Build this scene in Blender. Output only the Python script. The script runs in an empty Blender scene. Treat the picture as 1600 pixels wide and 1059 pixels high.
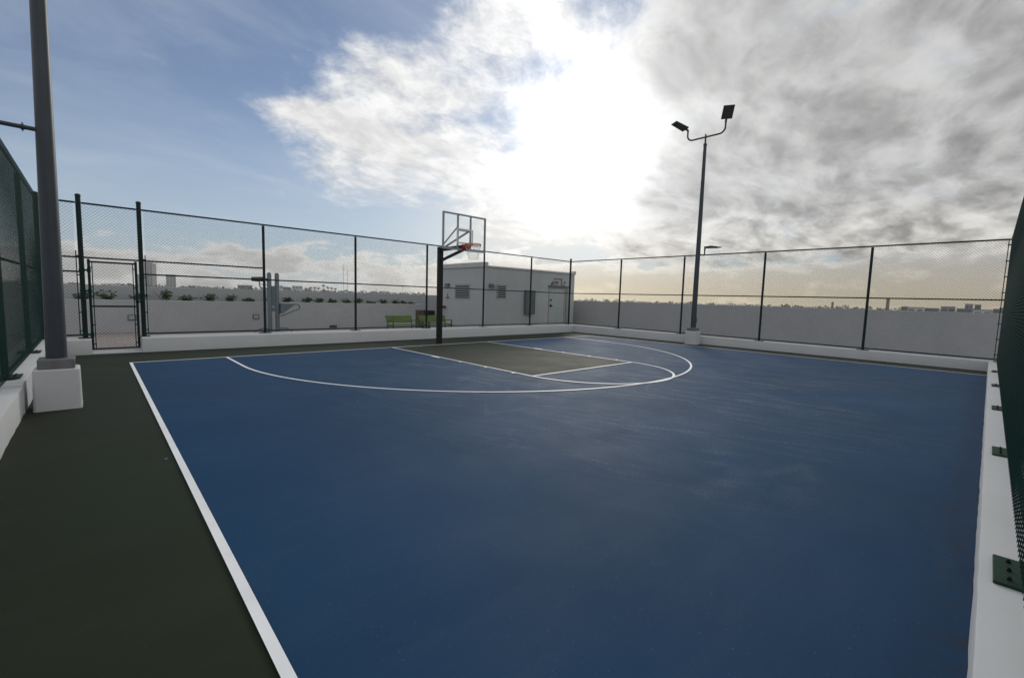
import bpy, bmesh, math, random
import numpy as np
from mathutils import Vector, Matrix
R = math.radians
scene = bpy.context.scene
col = scene.collection

# ------------------------------------------------------------------ camera
CAM = Vector((-8.2247, -11.991, 1.5563))
yaw, pitch, roll = R(43.1705), R(5.1992), R(1.6659)
fw = Vector((math.sin(yaw) * math.cos(pitch), math.cos(yaw) * math.cos(pitch), -math.sin(pitch)))
rt = Vector((math.cos(yaw), -math.sin(yaw), 0))
up = rt.cross(fw)
r2 = rt * math.cos(roll) + up * math.sin(roll)
u2 = up * math.cos(roll) - rt * math.sin(roll)
cd = bpy.data.cameras.new("camera")
cam = bpy.data.objects.new("camera", cd)
col.objects.link(cam)
M = Matrix.Identity(4)
for i in range(3):
    M[i][0] = r2[i]; M[i][1] = u2[i]; M[i][2] = -fw[i]; M[i][3] = CAM[i]
cam.matrix_world = M
cd.sensor_width = 36.0
cd.lens = 698.09 / 1600 * 36.0
cd.clip_start = 0.03
cd.clip_end = 20000
scene.camera = cam

# ------------------------------------------------------------------ node helper
class NT:
    """small expression builder for shader trees"""
    def __init__(s, nt):
        s.nt = nt
    def n(s, typ, **kw):
        o = s.nt.nodes.new(typ)
        for k, v in kw.items():
            setattr(o, k, v)
        return o
    def put(s, sock, v):
        if isinstance(v, bpy.types.NodeSocket):
            s.nt.links.new(v, sock)
        elif v is not None:
            try:
                sock.default_value = v
            except Exception:
                sock.default_value = (v[0], v[1], v[2], 1.0)
    def m(s, op, a, b=None, c=None, clamp=False):
        o = s.n('ShaderNodeMath', operation=op, use_clamp=clamp)
        for i, v in enumerate((a, b, c)):
            if v is not None:
                s.put(o.inputs[i], v)
        return o.outputs[0]
    def add(s, *a):
        r = a[0]
        for x in a[1:]:
            r = s.m('ADD', r, x)
        return r
    def mul(s, *a):
        r = a[0]
        for x in a[1:]:
            r = s.m('MULTIPLY', r, x)
        return r
    def sub(s, a, b): return s.m('SUBTRACT', a, b)
    def div(s, a, b): return s.m('DIVIDE', a, b)
    def step(s, v, lo, hi):
        o = s.n('ShaderNodeMapRange', interpolation_type='SMOOTHSTEP', clamp=True)
        s.put(o.inputs['Value'], v)
        s.put(o.inputs['From Min'], lo); s.put(o.inputs['From Max'], hi)
        return o.outputs[0]
    def lin(s, v, lo, hi, a=0.0, b=1.0):
        o = s.n('ShaderNodeMapRange', clamp=True)
        for k, x in (('Value', v), ('From Min', lo), ('From Max', hi), ('To Min', a), ('To Max', b)):
            s.put(o.inputs[k], x)
        return o.outputs[0]
    def gauss(s, x, x0, sx, y, y0, sy, p=2.0):
        a = s.m('POWER', s.m('ABSOLUTE', s.div(s.sub(x, x0), sx)), p)
        b = s.m('POWER', s.m('ABSOLUTE', s.div(s.sub(y, y0), sy)), p)
        return s.m('EXPONENT', s.mul(s.add(a, b), -1.0))
    def xyz(s, v):
        o = s.n('ShaderNodeSeparateXYZ'); s.put(o.inputs[0], v)
        return o.outputs
    def comb(s, x, y, z=0.0):
        o = s.n('ShaderNodeCombineXYZ')
        for i, v in enumerate((x, y, z)):
            s.put(o.inputs[i], v)
        return o.outputs[0]
    def noise(s, vec, scale, detail=4.0, rough=0.5, dist=0.0, lac=2.0, color=False):
        o = s.n('ShaderNodeTexNoise')
        s.put(o.inputs['Vector'], vec)
        s.put(o.inputs['Scale'], scale); s.put(o.inputs['Detail'], detail)
        s.put(o.inputs['Roughness'], rough); s.put(o.inputs['Distortion'], dist)
        s.put(o.inputs['Lacunarity'], lac)
        return o.outputs['Color' if color else 'Fac']
    def vmap(s, vec, loc=(0, 0, 0), rot=(0, 0, 0), sc=(1, 1, 1)):
        o = s.n('ShaderNodeMapping')
        s.put(o.inputs['Vector'], vec)
        o.inputs['Location'].default_value = loc
        o.inputs['Rotation'].default_value = rot
        o.inputs['Scale'].default_value = sc
        return o.outputs[0]
    def mix(s, f, a, b, blend='MIX'):
        o = s.n('ShaderNodeMix', data_type='RGBA', blend_type=blend)
        s.put(o.inputs[0], f)
        for k, v in ((6, a), (7, b)):
            if isinstance(v, bpy.types.NodeSocket):
                s.nt.links.new(v, o.inputs[k])
            else:
                o.inputs[k].default_value = (v[0], v[1], v[2], 1.0)
        return o.outputs[2]
    def vscale(s, c, f):
        o = s.n('ShaderNodeVectorMath', operation='SCALE')
        s.put(o.inputs[0], c); s.put(o.inputs['Scale'], f)
        return o.outputs[0]
    def vadd(s, a, b):
        o = s.n('ShaderNodeVectorMath', operation='ADD')
        s.put(o.inputs[0], a); s.put(o.inputs[1], b)
        return o.outputs[0]

# ------------------------------------------------------------------ sky
SUN_AZ, SUN_EL = 52.0, 19.0            # bearing from +Y towards +X, height, in degrees
SKY = 0.10                              # Background strength
w = bpy.data.worlds.new("World")
scene.world = w
w.use_nodes = True
nt = w.node_tree
nt.nodes.clear()
N = NT(nt)
d = N.n('ShaderNodeTexCoord').outputs['Generated']
dx, dy, dz = N.xyz(d)
az = N.mul(N.m('ARCTAN2', dx, dy), 57.29578)
el = N.mul(N.m('ARCSINE', N.m('MAXIMUM', N.m('MINIMUM', dz, 1.0), -1.0)), 57.29578)
sdir = (math.sin(R(SUN_AZ)) * math.cos(R(SUN_EL)), math.cos(R(SUN_AZ)) * math.cos(R(SUN_EL)), math.sin(R(SUN_EL)))
dot = N.n('ShaderNodeVectorMath', operation='DOT_PRODUCT')
N.put(dot.inputs[0], d); dot.inputs[1].default_value = sdir
ang = N.mul(N.m('ARCCOSINE', N.m('MAXIMUM', N.m('MINIMUM', dot.outputs['Value'], 1.0), -1.0)), 57.29578)

sky = N.n('ShaderNodeTexSky', sky_type='NISHITA')
sky.sun_disc = False
sky.sun_elevation = R(SUN_EL)
sky.sun_rotation = R(SUN_AZ)
sky.altitude = 0
sky.air_density = 1.0
sky.dust_density = 0.3
sky.ozone_density = 1.6
blue = N.mix(1.0, sky.outputs[0], (0.50, 0.61, 0.78), 'MULTIPLY')

# coordinates on a flat cloud layer: clouds crowd together towards the horizon
h = N.add(N.m('MAXIMUM', dz, 0.0), 0.26)
cp = N.comb(N.div(dx, h), N.div(dy, h), 0.0)
warp = N.noise(cp, 2.2, 3.0, 0.5, color=True)
cpw = N.vadd(cp, N.vscale(N.vadd(warp, (-0.5, -0.5, -0.5)), 0.22))
n_big = N.noise(cpw, 2.0, 10.0, 0.60, 0.0)
n_fine = N.noise(N.vmap(cpw, (3.1, 7.7, 0), (0, 0, R(-35)), (1.0, 1.25, 1)), 8.5, 9.0, 0.68, 0.0)
n_deck = N.noise(N.vmap(cpw, (1.3, 4.2, 0), (0, 0, R(-52)), (1.0, 1.7, 1)), 4.2, 5.0, 0.52, 0.0)
n_puff = N.noise(N.comb(N.mul(az, 0.045), N.mul(el, 0.11), 1.7), 3.4, 9.0, 0.58, 0.15)
n_veil = N.noise(N.vmap(cpw, (9.0, 2.0, 0), (0, 0, R(-70)), (0.6, 1.7, 1)), 1.9, 9.0, 0.62, 0.5)

# where the clouds lie (bearing, height)
mass = N.gauss(az, 37.5, 21.5, el, 19.0, 9.0, 4.0)
tip = N.gauss(az, 17.0, 7.5, el, 19.2, 1.5)
topb = N.gauss(az, 42.0, 11.0, el, 31.0, 3.8, 4.0)
mass2 = N.gauss(az, 47.0, 13.0, el, 11.0, 5.0, 3.0)
deck = N.mul(N.step(az, 50.0, 61.0), N.step(N.mul(az, -1.0), -175.0, -140.0), N.step(el, 2.5, 7.0))
hole = N.add(N.mul(N.gauss(az, 38.5, 4.0, el, 20.6, 1.5), 0.8), N.mul(N.gauss(az, 45.5, 4.5, el, 25.6, 3.0), 0.62), N.mul(N.gauss(az, 30.5, 6.0, el, 29.0, 1.7), 0.9))
# overhead and behind the viewpoint: unseen broken bright cloud, added as fill light
back = N.m('MAXIMUM', N.step(N.m('ABSOLUTE', N.sub(N.m('MODULO', N.add(az, 540.0 - 48.0), 360.0), 180.0)), 62.0, 95.0), 0.0)
over = N.m('MAXIMUM', N.step(el, 35.0, 47.0), back)
bias = N.add(N.mul(over, 0.42), N.mul(mass, 0.50), N.mul(mass2, 0.46), N.mul(tip, 0.32), N.mul(topb, 0.50), N.mul(deck, 0.62), N.mul(hole, -0.19), -0.35)
dens = N.add(N.mul(N.sub(n_big, 0.5), 1.15), N.mul(N.sub(n_fine, 0.5), 0.55), 0.5, bias)
alpha = N.step(dens, 0.30, 0.72)
# low cumulus along the horizon
low = N.step(N.mul(el, -1.0), -8.5, -2.5)
lowr = N.step(az, 22.0, 46.0)
lowb = N.add(N.mul(low, 0.34), N.mul(N.mul(low, lowr), 0.10), -0.22)
ldens = N.add(n_puff, lowb)
lalpha = N.mul(N.step(ldens, 0.50, 0.59), N.step(el, -1.0, 0.6))
# thin high veils
veil = N.mul(N.step(n_veil, 0.40, 0.86), N.step(el, 2.0, 8.0), 0.42)

# brightness
near = N.m('EXPONENT', N.mul(N.m('POWER', N.div(ang, 5.7), 2.0), -1.0))
wide = N.m('EXPONENT', N.mul(ang, -1.0 / 14.0))
glare = N.gauss(az, 49.0, 6.5, el, 16.0, 11.0, 2.0)
dm = N.step(N.add(N.mul(n_deck, 0.75), N.mul(n_big, 0.25)), 0.33, 0.66)
dm2 = N.step(n_fine, 0.30, 0.72)
cell = N.step(N.noise(N.vmap(cpw, (5.3, 1.2, 0), (0, 0, R(-50)), (1.0, 1.8, 1)), 8.5, 4.0, 0.55), 0.40, 0.62)
lowdeck = N.step(N.mul(el, -1.0), -13.0, -6.0)
sunside = N.m('EXPONENT', N.mul(N.m('POWER', N.div(ang, 15.0), 2.0), -1.0))
deckL = N.sub(N.add(0.665, N.mul(wide, 0.12), N.mul(sunside, 0.34), N.mul(lowdeck, 0.25)), N.add(N.mul(dm, N.add(0.28, N.mul(lowdeck, 0.17))), N.mul(dm2, 0.07), N.mul(cell, N.add(0.07, N.mul(lowdeck, 0.10)))))
massL = N.add(0.68, N.mul(dm2, 0.26), N.mul(wide, 0.60), N.mul(dm, -0.10))
rightness = N.step(N.add(az, N.mul(N.sub(n_big, 0.5), 26.0), N.mul(N.sub(n_fine, 0.5), 10.0)), 54.0, 62.0)
L = N.add(N.mul(deckL, rightness), N.mul(massL, N.sub(1.0, rightness)))
L = N.add(L, N.mul(near, 1.5), N.mul(glare, 0.26))
overL = N.sub(1.10, N.mul(dm, 0.36))
L = N.add(N.mul(L, N.sub(1.0, over)), N.mul(overL, over))
tint = N.mix(N.step(el, 4.0, 12.0), (1.0, 0.96, 0.88), (1.0, 1.0, 0.995))
hi_cloud = N.vscale(tint, L)
lglow = N.m('EXPONENT', N.mul(N.m('POWER', N.div(N.sub(az, 47.0), 21.0), 2.0), -1.0))
lowL = N.add(0.72, N.mul(N.step(ldens, 0.54, 0.72), -0.26), N.mul(wide, 0.32), N.mul(lglow, 0.54))
low_tint = N.mix(N.mul(N.step(N.mul(el, -1.0), -6.0, -0.8), lowr), (0.985, 0.975, 0.945), (1.0, 0.86, 0.60))
low_cloud = N.vscale(low_tint, lowL)
hz = N.mul(N.step(N.mul(el, -1.0), -6.0, 0.5), 0.80)
horizon = N.vscale(N.mix(lowr, (0.93, 0.95, 0.97), (1.0, 0.84, 0.54)), N.add(0.58, N.mul(wide, 0.5), N.mul(lglow, 0.60)))

S10 = 1.0 / SKY
c = N.mix(N.add(0.14, N.mul(veil, 0.86)), blue, N.vscale((0.60, 0.66, 0.74), S10))
c = N.mix(N.mul(N.step(N.mul(el, -1.0), -22.0, -3.0), 0.50), c, N.vscale((0.56, 0.65, 0.72), S10))
c = N.mix(hz, c, N.vscale(horizon, S10))
halo = N.vscale((1.0, 0.99, 0.97), N.mul(N.add(N.mul(near, 0.7), N.mul(glare, 0.16), N.mul(wide, 0.06)), S10))
c = N.vadd(c, halo)
cream = N.gauss(az, 46.0, 15.0, el, 8.0, 6.5, 2.0)
c = N.mix(N.mul(cream, 0.75), c, N.vscale((1.0, 0.985, 0.94), 0.95 * S10))
c = N.mix(lalpha, c, N.vscale(low_cloud, S10))
c = N.mix(alpha, c, N.vscale(hi_cloud, S10))
c = N.mix(N.step(N.mul(el, -1.0), 0.0, 2.0), c, N.vscale((0.20, 0.20, 0.19), S10))
bg = N.n('ShaderNodeBackground')
N.put(bg.inputs['Color'], c)
bg.inputs['Strength'].default_value = SKY
out = N.n('ShaderNodeOutputWorld')
nt.links.new(bg.outputs[0], out.inputs[0])
w.cycles.sampling_method = 'MANUAL'
w.cycles.sample_map_resolution = 1024

sl = bpy.data.lights.new("sun", 'SUN')
sl.energy = 0.9
sl.angle = R(14)
sl.color = (1.0, 0.95, 0.86)
so = bpy.data.objects.new("sun", sl)
col.objects.link(so)
so.rotation_euler = Vector(sdir).to_track_quat('Z', 'Y').to_euler()
so.location = (0, 0, 20)

scene.view_settings.view_transform = 'Standard'
scene.view_settings.look = 'None'
scene.view_settings.exposure = 0.0
scene.view_settings.gamma = 1.0
scene.view_settings.use_curve_mapping = False

# ------------------------------------------------------------------ mesh helpers
rng = random.Random(7)

class MB:
    """collects simple shapes and links them as one mesh object"""
    def __init__(s):
        s.v, s.f = [], []
    def add(s, verts, faces):
        o = len(s.v)
        s.v += [tuple(p) for p in verts]
        s.f += [tuple(i + o for i in f) for f in faces]
        return s
    def box(s, x0, x1, y0, y1, z0, z1, rz=0.0, c=None):
        P = [(x, y, z) for z in (z0, z1) for x, y in ((x0, y0), (x1, y0), (x1, y1), (x0, y1))]
        if rz:
            cx, cy = c if c else ((x0 + x1) / 2, (y0 + y1) / 2)
            ca, sa = math.cos(rz), math.sin(rz)
            P = [(cx + (x - cx) * ca - (y - cy) * sa, cy + (x - cx) * sa + (y - cy) * ca, z) for x, y, z in P]
        return s.add(P, [(3, 2, 1, 0), (4, 5, 6, 7), (0, 1, 5, 4), (1, 2, 6, 5), (2, 3, 7, 6), (3, 0, 4, 7)])
    def hexa(s, P):
        return s.add(P, [(3, 2, 1, 0), (4, 5, 6, 7), (0, 1, 5, 4), (1, 2, 6, 5), (2, 3, 7, 6), (3, 0, 4, 7)])
    def tube(s, pts, r, n=10, closed=False, caps=True, ref=None):
        pts = [Vector(p) for p in pts]
        rs = r if isinstance(r, (list, tuple)) else [r] * len(pts)
        m = len(pts)
        V, F = [], []
        prev = Vector(ref) if ref else None
        for i, p in enumerate(pts):
            a = pts[(i - 1) % m] if (closed or i > 0) else p
            b = pts[(i + 1) % m] if (closed or i < m - 1) else p
            t = (b - a).normalized()
            if prev is None:
                prev = Vector((0, 0, 1)) if abs(t.z) < 0.9 else Vector((1, 0, 0))
            x = (prev - t * prev.dot(t))
            if x.length < 1e-5:
                x = t.orthogonal()
            x.normalize(); prev = x
            y = t.cross(x)
            for k in range(n):
                an = 2 * math.pi * k / n
                V.append(p + (x * math.cos(an) + y * math.sin(an)) * rs[i])
        L = m if closed else m - 1
        for i in range(L):
            j = (i + 1) % m
            for k in range(n):
                k2 = (k + 1) % n
                F.append((i * n + k, i * n + k2, j * n + k2, j * n + k))
        if caps and not closed:
            F.append(tuple(range(n - 1, -1, -1)))
            F.append(tuple((m - 1) * n + k for k in range(n)))
        return s.add(V, F)
    def bar(s, a, b, wx, wz):
        """rectangular bar from a to b"""
        a, b = Vector(a), Vector(b)
        t = (b - a).normalized()
        u = Vector((0, 0, 1)) if abs(t.z) < 0.95 else Vector((0, 1, 0))
        x = t.cross(u).normalized(); y = x.cross(t).normalized()
        P = []
        for p in (a, b):
            for sx, sy in ((-1, -1), (1, -1), (1, 1), (-1, 1)):
                P.append(p + x * (sx * wx / 2) + y * (sy * wz / 2))
        return s.add(P, [(0, 1, 2, 3), (7, 6, 5, 4), (0, 4, 5, 1), (1, 5, 6, 2), (2, 6, 7, 3), (3, 7, 4, 0)])
    def loft(s, rings, caps=True):
        n = len(rings[0]); V = []; F = []
        for r in rings:
            V += r
        for i in range(len(rings) - 1):
            for k in range(n):
                k2 = (k + 1) % n
                F.append((i * n + k, i * n + k2, (i + 1) * n + k2, (i + 1) * n + k))
        if caps:
            F.append(tuple(range(n - 1, -1, -1)))
            F.append(tuple((len(rings) - 1) * n + k for k in range(n)))
        return s.add(V, F)
    def build(s, name, m, parent=None, smooth=False, bevel=0.0, seg=2, off=None):
        v = s.v
        if off is not None:
            v = [(p[0] - off[0], p[1] - off[1], p[2] - off[2]) for p in v]
        me = bpy.data.meshes.new(name)
        me.from_pydata(v, [], s.f)
        bm = bmesh.new(); bm.from_mesh(me)
        bmesh.ops.recalc_face_normals(bm, faces=bm.faces)
        if bevel > 0:
            es = [e for e in bm.edges if len(e.link_faces) == 2 and e.calc_face_angle(0) > 0.6]
            bmesh.ops.bevel(bm, geom=es, offset=bevel, segments=seg, profile=0.5, affect='EDGES', clamp_overlap=True)
        if smooth:
            for f in bm.faces:
                f.smooth = True
            for e in bm.edges:
                if len(e.link_faces) == 2 and e.calc_face_angle(0) > 0.7:
                    e.smooth = False
        bm.to_mesh(me); bm.free()
        me.materials.append(m)
        o = bpy.data.objects.new(name, me)
        col.objects.link(o)
        if parent is not None:
            o.parent = parent
        return o

def tag(o, label=None, cat=None, group=None, kind=None):
    if label: o['label'] = label
    if cat: o['category'] = cat
    if group: o['group'] = group
    if kind: o['kind'] = kind
    return o

def thing(name, label, cat, loc=(0, 0, 0), rz=0.0, group=None):
    o = bpy.data.objects.new(name, None)
    col.objects.link(o)
    o.location = loc; o.rotation_euler = (0, 0, rz)
    o.empty_display_size = 0.2
    return tag(o, label, cat, group)

def copy_tree(o, parent=None):
    c = o.copy()
    col.objects.link(c)
    if parent is not None:
        c.parent = parent
    for ch in [x for x in bpy.data.objects if x.parent == o]:
        copy_tree(ch, c)
    return c

def arc(c, r, a0, a1, n, ax=(1, 0, 0), ay=(0, 0, 1)):
    c, ax, ay = Vector(c), Vector(ax), Vector(ay)
    return [c + ax * (r * math.cos(a0 + (a1 - a0) * i / n)) + ay * (r * math.sin(a0 + (a1 - a0) * i / n)) for i in range(n + 1)]

# ------------------------------------------------------------------ materials
def material(name, base, rough=0.5, spec=0.5, metal=0.0, var=0.0, vscale=3.0, bump=0.0, bscale=60.0, build=None):
    m = bpy.data.materials.new(name)
    m.use_nodes = True
    nt = m.node_tree
    p = nt.nodes['Principled BSDF']
    T = NT(nt)
    p.inputs['Roughness'].default_value = rough
    p.inputs['Specular IOR Level'].default_value = spec
    p.inputs['Metallic'].default_value = metal
    pos = T.n('ShaderNodeTexCoord').outputs['Object']
    c = None
    if build:
        c = build(T, p, pos)
    elif var > 0:
        n = T.noise(pos, vscale, 5.0, 0.6)
        lo = tuple(x * (1 - var) for x in base); hi = tuple(min(1, x * (1 + var)) for x in base)
        c = T.mix(T.step(n, 0.3, 0.7), lo, hi)
    if c is not None:
        nt.links.new(c, p.inputs['Base Color'])
    else:
        p.inputs['Base Color'].default_value = (*base, 1)
    if bump > 0:
        b = T.n('ShaderNodeBump')
        b.inputs['Strength'].default_value = bump
        b.inputs['Distance'].default_value = 0.01
        T.put(b.inputs['Height'], T.noise(pos, bscale, 4.0, 0.6))
        nt.links.new(b.outputs[0], p.inputs['Normal'])
    return m

SA, SB = 86.0, 64.0
SCUFFS = [(-3.70, -10.70, -3.16, -10.89, .12), (-3.16, -10.89, -3.58, -10.99, .14), (-3.58, -10.99, -4.20, -11.02, .20),
          (-3.34, -10.08, -3.88, -10.46, .22), (-3.88, -10.46, -4.10, -10.56, .20), (-4.10, -10.56, -4.62, -10.48, .18), (-5.40, -9.58, -4.92, -9.54, .12),
          (-2.80, -2.90, -2.66, -5.30, .09), (-0.05, -8.0, -0.02, -10.3, .06), (-3.18, -7.9, -3.07, -8.85, .10)]
def court_paint(base, dust, speck, scuffs=True):
    """acrylic court coating: faint roller patches, grit, pale chalky scuffs and a few chips"""
    def build(T, p, pos):
        big = T.noise(pos, 0.35, 4.0, 0.55)
        mid = T.noise(T.vmap(pos, rot=(0, 0, R(14)), sc=(0.5, 2.2, 1)), 1.4, 6.0, 0.62)
        grit = T.noise(pos, 150.0, 3.0, 0.7)
        specks = T.step(T.noise(pos, 70.0, 2.0, 0.5), 0.70, 0.76)
        c = T.mix(T.step(big, 0.3, 0.7), tuple(x * 0.90 for x in base), tuple(x * 1.10 for x in base))
        c = T.mix(T.mul(T.step(mid, 0.45, 0.75), 0.035), c, dust)
        c = T.mix(T.mul(T.step(grit, 0.56, 0.74), 0.28), c, tuple(min(1, x * 2.0 + 0.008) for x in base))
        c = T.mix(T.mul(T.sub(1.0, T.step(grit, 0.28, 0.46)), 0.30), c, tuple(x * 0.5 for x in base))
        c = T.mix(T.mul(specks, 0.30), c, dust)
        x, y, z = T.xyz(pos)
        if scuffs:
            wob = T.vadd(pos, T.vscale(T.vadd(T.noise(pos, 0.8, 2.0, 0.5, color=True), (-.5, -.5, -.5)), 0.30))
            patch = T.step(T.noise(pos, 0.50, 3.0, 0.6), 0.40, 0.56)
            fleck = T.step(T.noise(pos, 28.0, 5.0, 0.75), 0.40, 0.66)
            s1 = T.step(T.noise(T.vmap(T.vmap(wob, rot=(0, 0, R(SA))), sc=(0.40, 6.0, 1)), 0.9, 8.0, 0.62), 0.50, 0.63)
            s2 = T.step(T.noise(T.vmap(T.vmap(wob, loc=(4, 9, 0), rot=(0, 0, R(SB))), sc=(0.40, 8.0, 1)), 1.1, 8.0, 0.62), 0.51, 0.64)
            wv = T.noise(T.vmap(wob, loc=(2, 5, 0)), 0.42, 2.0, 0.5, 0.8)
            s3 = T.sub(1.0, T.step(T.m('ABSOLUTE', T.sub(wv, 0.50)), 0.0, 0.016))
            s3 = T.mul(s3, T.step(T.noise(pos, 0.75, 3.0, 0.6), 0.50, 0.64))
            soft = T.step(T.noise(wob, 1.1, 7.0, 0.68), 0.46, 0.74)
            zone = T.gauss(x, 0.5, 5.2, y, -6.2, 4.6, 4.0)
            # a few curved shoe and wheel scuffs at their own places
            wx, wy, wz = T.xyz(T.vadd(pos, T.vscale(T.vadd(T.noise(pos, 3.0, 3.0, 0.6, color=True), (-.5, -.5, -.5)), 0.16)))
            marks = None
            for (ax, ay, bx, by, wd) in SCUFFS:
                ux, uy = bx - ax, by - ay
                L2 = ux * ux + uy * uy
                t = T.m('MULTIPLY', T.add(T.mul(T.sub(wx, ax), ux), T.mul(T.sub(wy, ay), uy)), 1.0 / L2, clamp=True)
                ex_ = T.sub(T.sub(wx, ax), T.mul(t, ux)); ey_ = T.sub(T.sub(wy, ay), T.mul(t, uy))
                dd = T.m('SQRT', T.add(T.mul(ex_, ex_), T.mul(ey_, ey_)))
                q = T.sub(1.0, T.step(dd, 0.0, wd))
                marks = q if marks is None else T.m('MAXIMUM', marks, q)
            fade = T.step(T.noise(T.vmap(pos, loc=(7, 3, 0)), 2.4, 3.0, 0.6), 0.34, 0.62)
            c = T.mix(T.mul(marks, fade, T.add(0.30, fleck), 0.13), c, dust)
            k = T.mul(zone, T.add(T.mul(s1, 1.0, patch, fleck), T.mul(s2, 1.0, patch, fleck), T.mul(s3, 0.95, fleck), T.mul(soft, T.add(0.3, fleck), 0.36)))
            c = T.mix(T.m('MINIMUM', T.mul(k, 0.55), 0.6), c, dust)
        # grime along the kerbs, with the shadow line at their foot painted in
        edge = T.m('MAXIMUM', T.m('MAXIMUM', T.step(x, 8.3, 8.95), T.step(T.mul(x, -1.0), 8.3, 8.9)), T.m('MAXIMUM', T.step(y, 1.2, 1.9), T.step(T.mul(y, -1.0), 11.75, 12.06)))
        grime_shade = T.mul(edge, T.step(T.noise(pos, 5.0, 6.0, 0.7), 0.40, 0.68))
        c = T.mix(T.mul(grime_shade, 0.45), c, (0.030, 0.024, 0.020))
        chips = T.n('ShaderNodeTexVoronoi')
        T.put(chips.inputs['Vector'], pos); chips.inputs['Scale'].default_value = 1.7
        chip = T.sub(1.0, T.step(chips.outputs['Distance'], 0.014, 0.026))
        chip = T.mul(chip, T.step(T.xyz(chips.outputs['Color'])[0], 0.68, 0.70))
        c = T.mix(T.mul(chip, 0.6), c, speck)
        r = T.lin(T.noise(pos, 1.2, 5.0, 0.6), 0.3, 0.7, 0.70, 0.78)
        T.put(p.inputs['Roughness'], r)
        b = T.n('ShaderNodeBump')
        b.inputs['Strength'].default_value = 0.22
        b.inputs['Distance'].default_value = 0.004
        T.put(b.inputs['Height'], T.noise(pos, 190.0, 3.0, 0.65))
        T.nt.links.new(b.outputs[0], p.inputs['Normal'])
        return c
    return build

def stucco(base, stain, bump=0.2):
    def build(T, p, pos):
        n = T.noise(pos, 1.6, 6.0, 0.62)
        st = T.noise(T.vmap(pos, sc=(3.0, 3.0, 0.5)), 1.5, 6.0, 0.65)
        c = T.mix(T.step(n, 0.3, 0.72), tuple(x * 0.93 for x in base), base)
        c = T.mix(T.mul(T.step(st, 0.55, 0.80), 0.35), c, stain)
        fl = T.noise(pos, 14.0, 5.0, 0.7)
        c = T.mix(T.mul(T.step(fl, 0.66, 0.80), 0.25), c, stain)
        b = T.n('ShaderNodeBump')
        b.inputs['Strength'].default_value = bump
        b.inputs['Distance'].default_value = 0.004
        T.put(b.inputs['Height'], T.noise(pos, 55.0, 5.0, 0.65))
        T.nt.links.new(b.outputs[0], p.inputs['Normal'])
        return c
    return build

def pavers(T, p, pos):
    br = T.n('ShaderNodeTexBrick')
    T.put(br.inputs['Vector'], pos)
    br.inputs['Scale'].default_value = 1.6
    br.inputs['Color1'].default_value = (0.33, 0.27, 0.24, 1)
    br.inputs['Color2'].default_value = (0.28, 0.24, 0.22, 1)
    br.inputs['Mortar'].default_value = (0.14, 0.13, 0.12, 1)
    br.inputs['Mortar Size'].default_value = 0.012
    n = T.noise(pos, 2.5, 6.0, 0.6)
    return T.mix(T.mul(n, 0.5), br.outputs['Color'], (0.22, 0.20, 0.19))

def white_paint(T, p, pos):
    n = T.noise(pos, 3.0, 6.0, 0.65)
    worn = T.step(T.noise(pos, 9.0, 6.0, 0.7), 0.60, 0.80)
    c = T.mix(T.step(n, 0.3, 0.7), (0.78, 0.79, 0.79), (0.86, 0.87, 0.87))
    return T.mix(T.mul(worn, 0.35), c, (0.42, 0.46, 0.50))

def city_ground(T, p, pos):
    n = T.noise(pos, 0.012, 8.0, 0.65)
    return T.mix(T.step(n, 0.42, 0.58), (0.05, 0.07, 0.03), (0.16, 0.15, 0.13))

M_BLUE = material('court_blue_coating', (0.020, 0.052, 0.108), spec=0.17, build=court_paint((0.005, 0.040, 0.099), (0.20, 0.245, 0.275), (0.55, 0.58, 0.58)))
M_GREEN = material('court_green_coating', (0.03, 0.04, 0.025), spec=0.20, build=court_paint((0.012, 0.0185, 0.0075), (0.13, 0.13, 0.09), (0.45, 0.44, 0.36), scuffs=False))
M_LINE = material('white_line_paint', (0.7, 0.7, 0.7), 0.55, build=white_paint)
M_KERB = material('white_stucco_paint', (0.6, 0.6, 0.6), 0.7, 0.3, build=stucco((0.50, 0.51, 0.515), (0.36, 0.355, 0.34)))
M_WALL = material('white_wall_paint', (0.6, 0.6, 0.6), 0.75, 0.3, build=stucco((0.43, 0.44, 0.45), (0.36, 0.36, 0.36), 0.10))
M_SHED = material('shed_wall_paint', (0.6, 0.6, 0.6), 0.75, 0.3, build=stucco((0.47, 0.49, 0.495), (0.40, 0.41, 0.41), 0.10))
M_COPE = material('coping_paint', (0.5, 0.5, 0.49), 0.6, var=0.08)
M_PAVE = material('terrace_pavers', (0.3, 0.26, 0.24), 0.75, build=pavers)
M_CITY = material('city_ground', (0.1, 0.1, 0.08), 0.9, build=city_ground)
M_FENCE = material('green_vinyl_coating', (0.003, 0.031, 0.026), 0.60, 0.12, var=0.12, vscale=6)
M_POST = material('dark_green_post_coating', (0.003, 0.017, 0.0155), 0.55, 0.2, var=0.12, vscale=6)
M_PLATE = material('green_base_plate_paint', (0.009, 0.036, 0.022), 0.55, 0.2, var=0.2, vscale=9)
M_BOLT = material('dark_bolt_steel', (0.02, 0.022, 0.022), 0.4, metal=0.6)
M_POLE = material('grey_pole_paint', (0.038, 0.047, 0.058), 0.42, 0.32, var=0.10, vscale=2.0)
M_SHOE = material('grey_cast_shoe', (0.13, 0.13, 0.13), 0.5, 0.5, var=0.15, vscale=7)
M_BLACK = material('black_powder_coat', (0.008, 0.008, 0.009), 0.5, 0.22, var=0.15)
M_LAMP = material('dark_bronze_housing', (0.022, 0.020, 0.018), 0.45, 0.5, var=0.1)
M_LENS = material('lamp_lens', (0.05, 0.05, 0.05), 0.15, 0.6)
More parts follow.
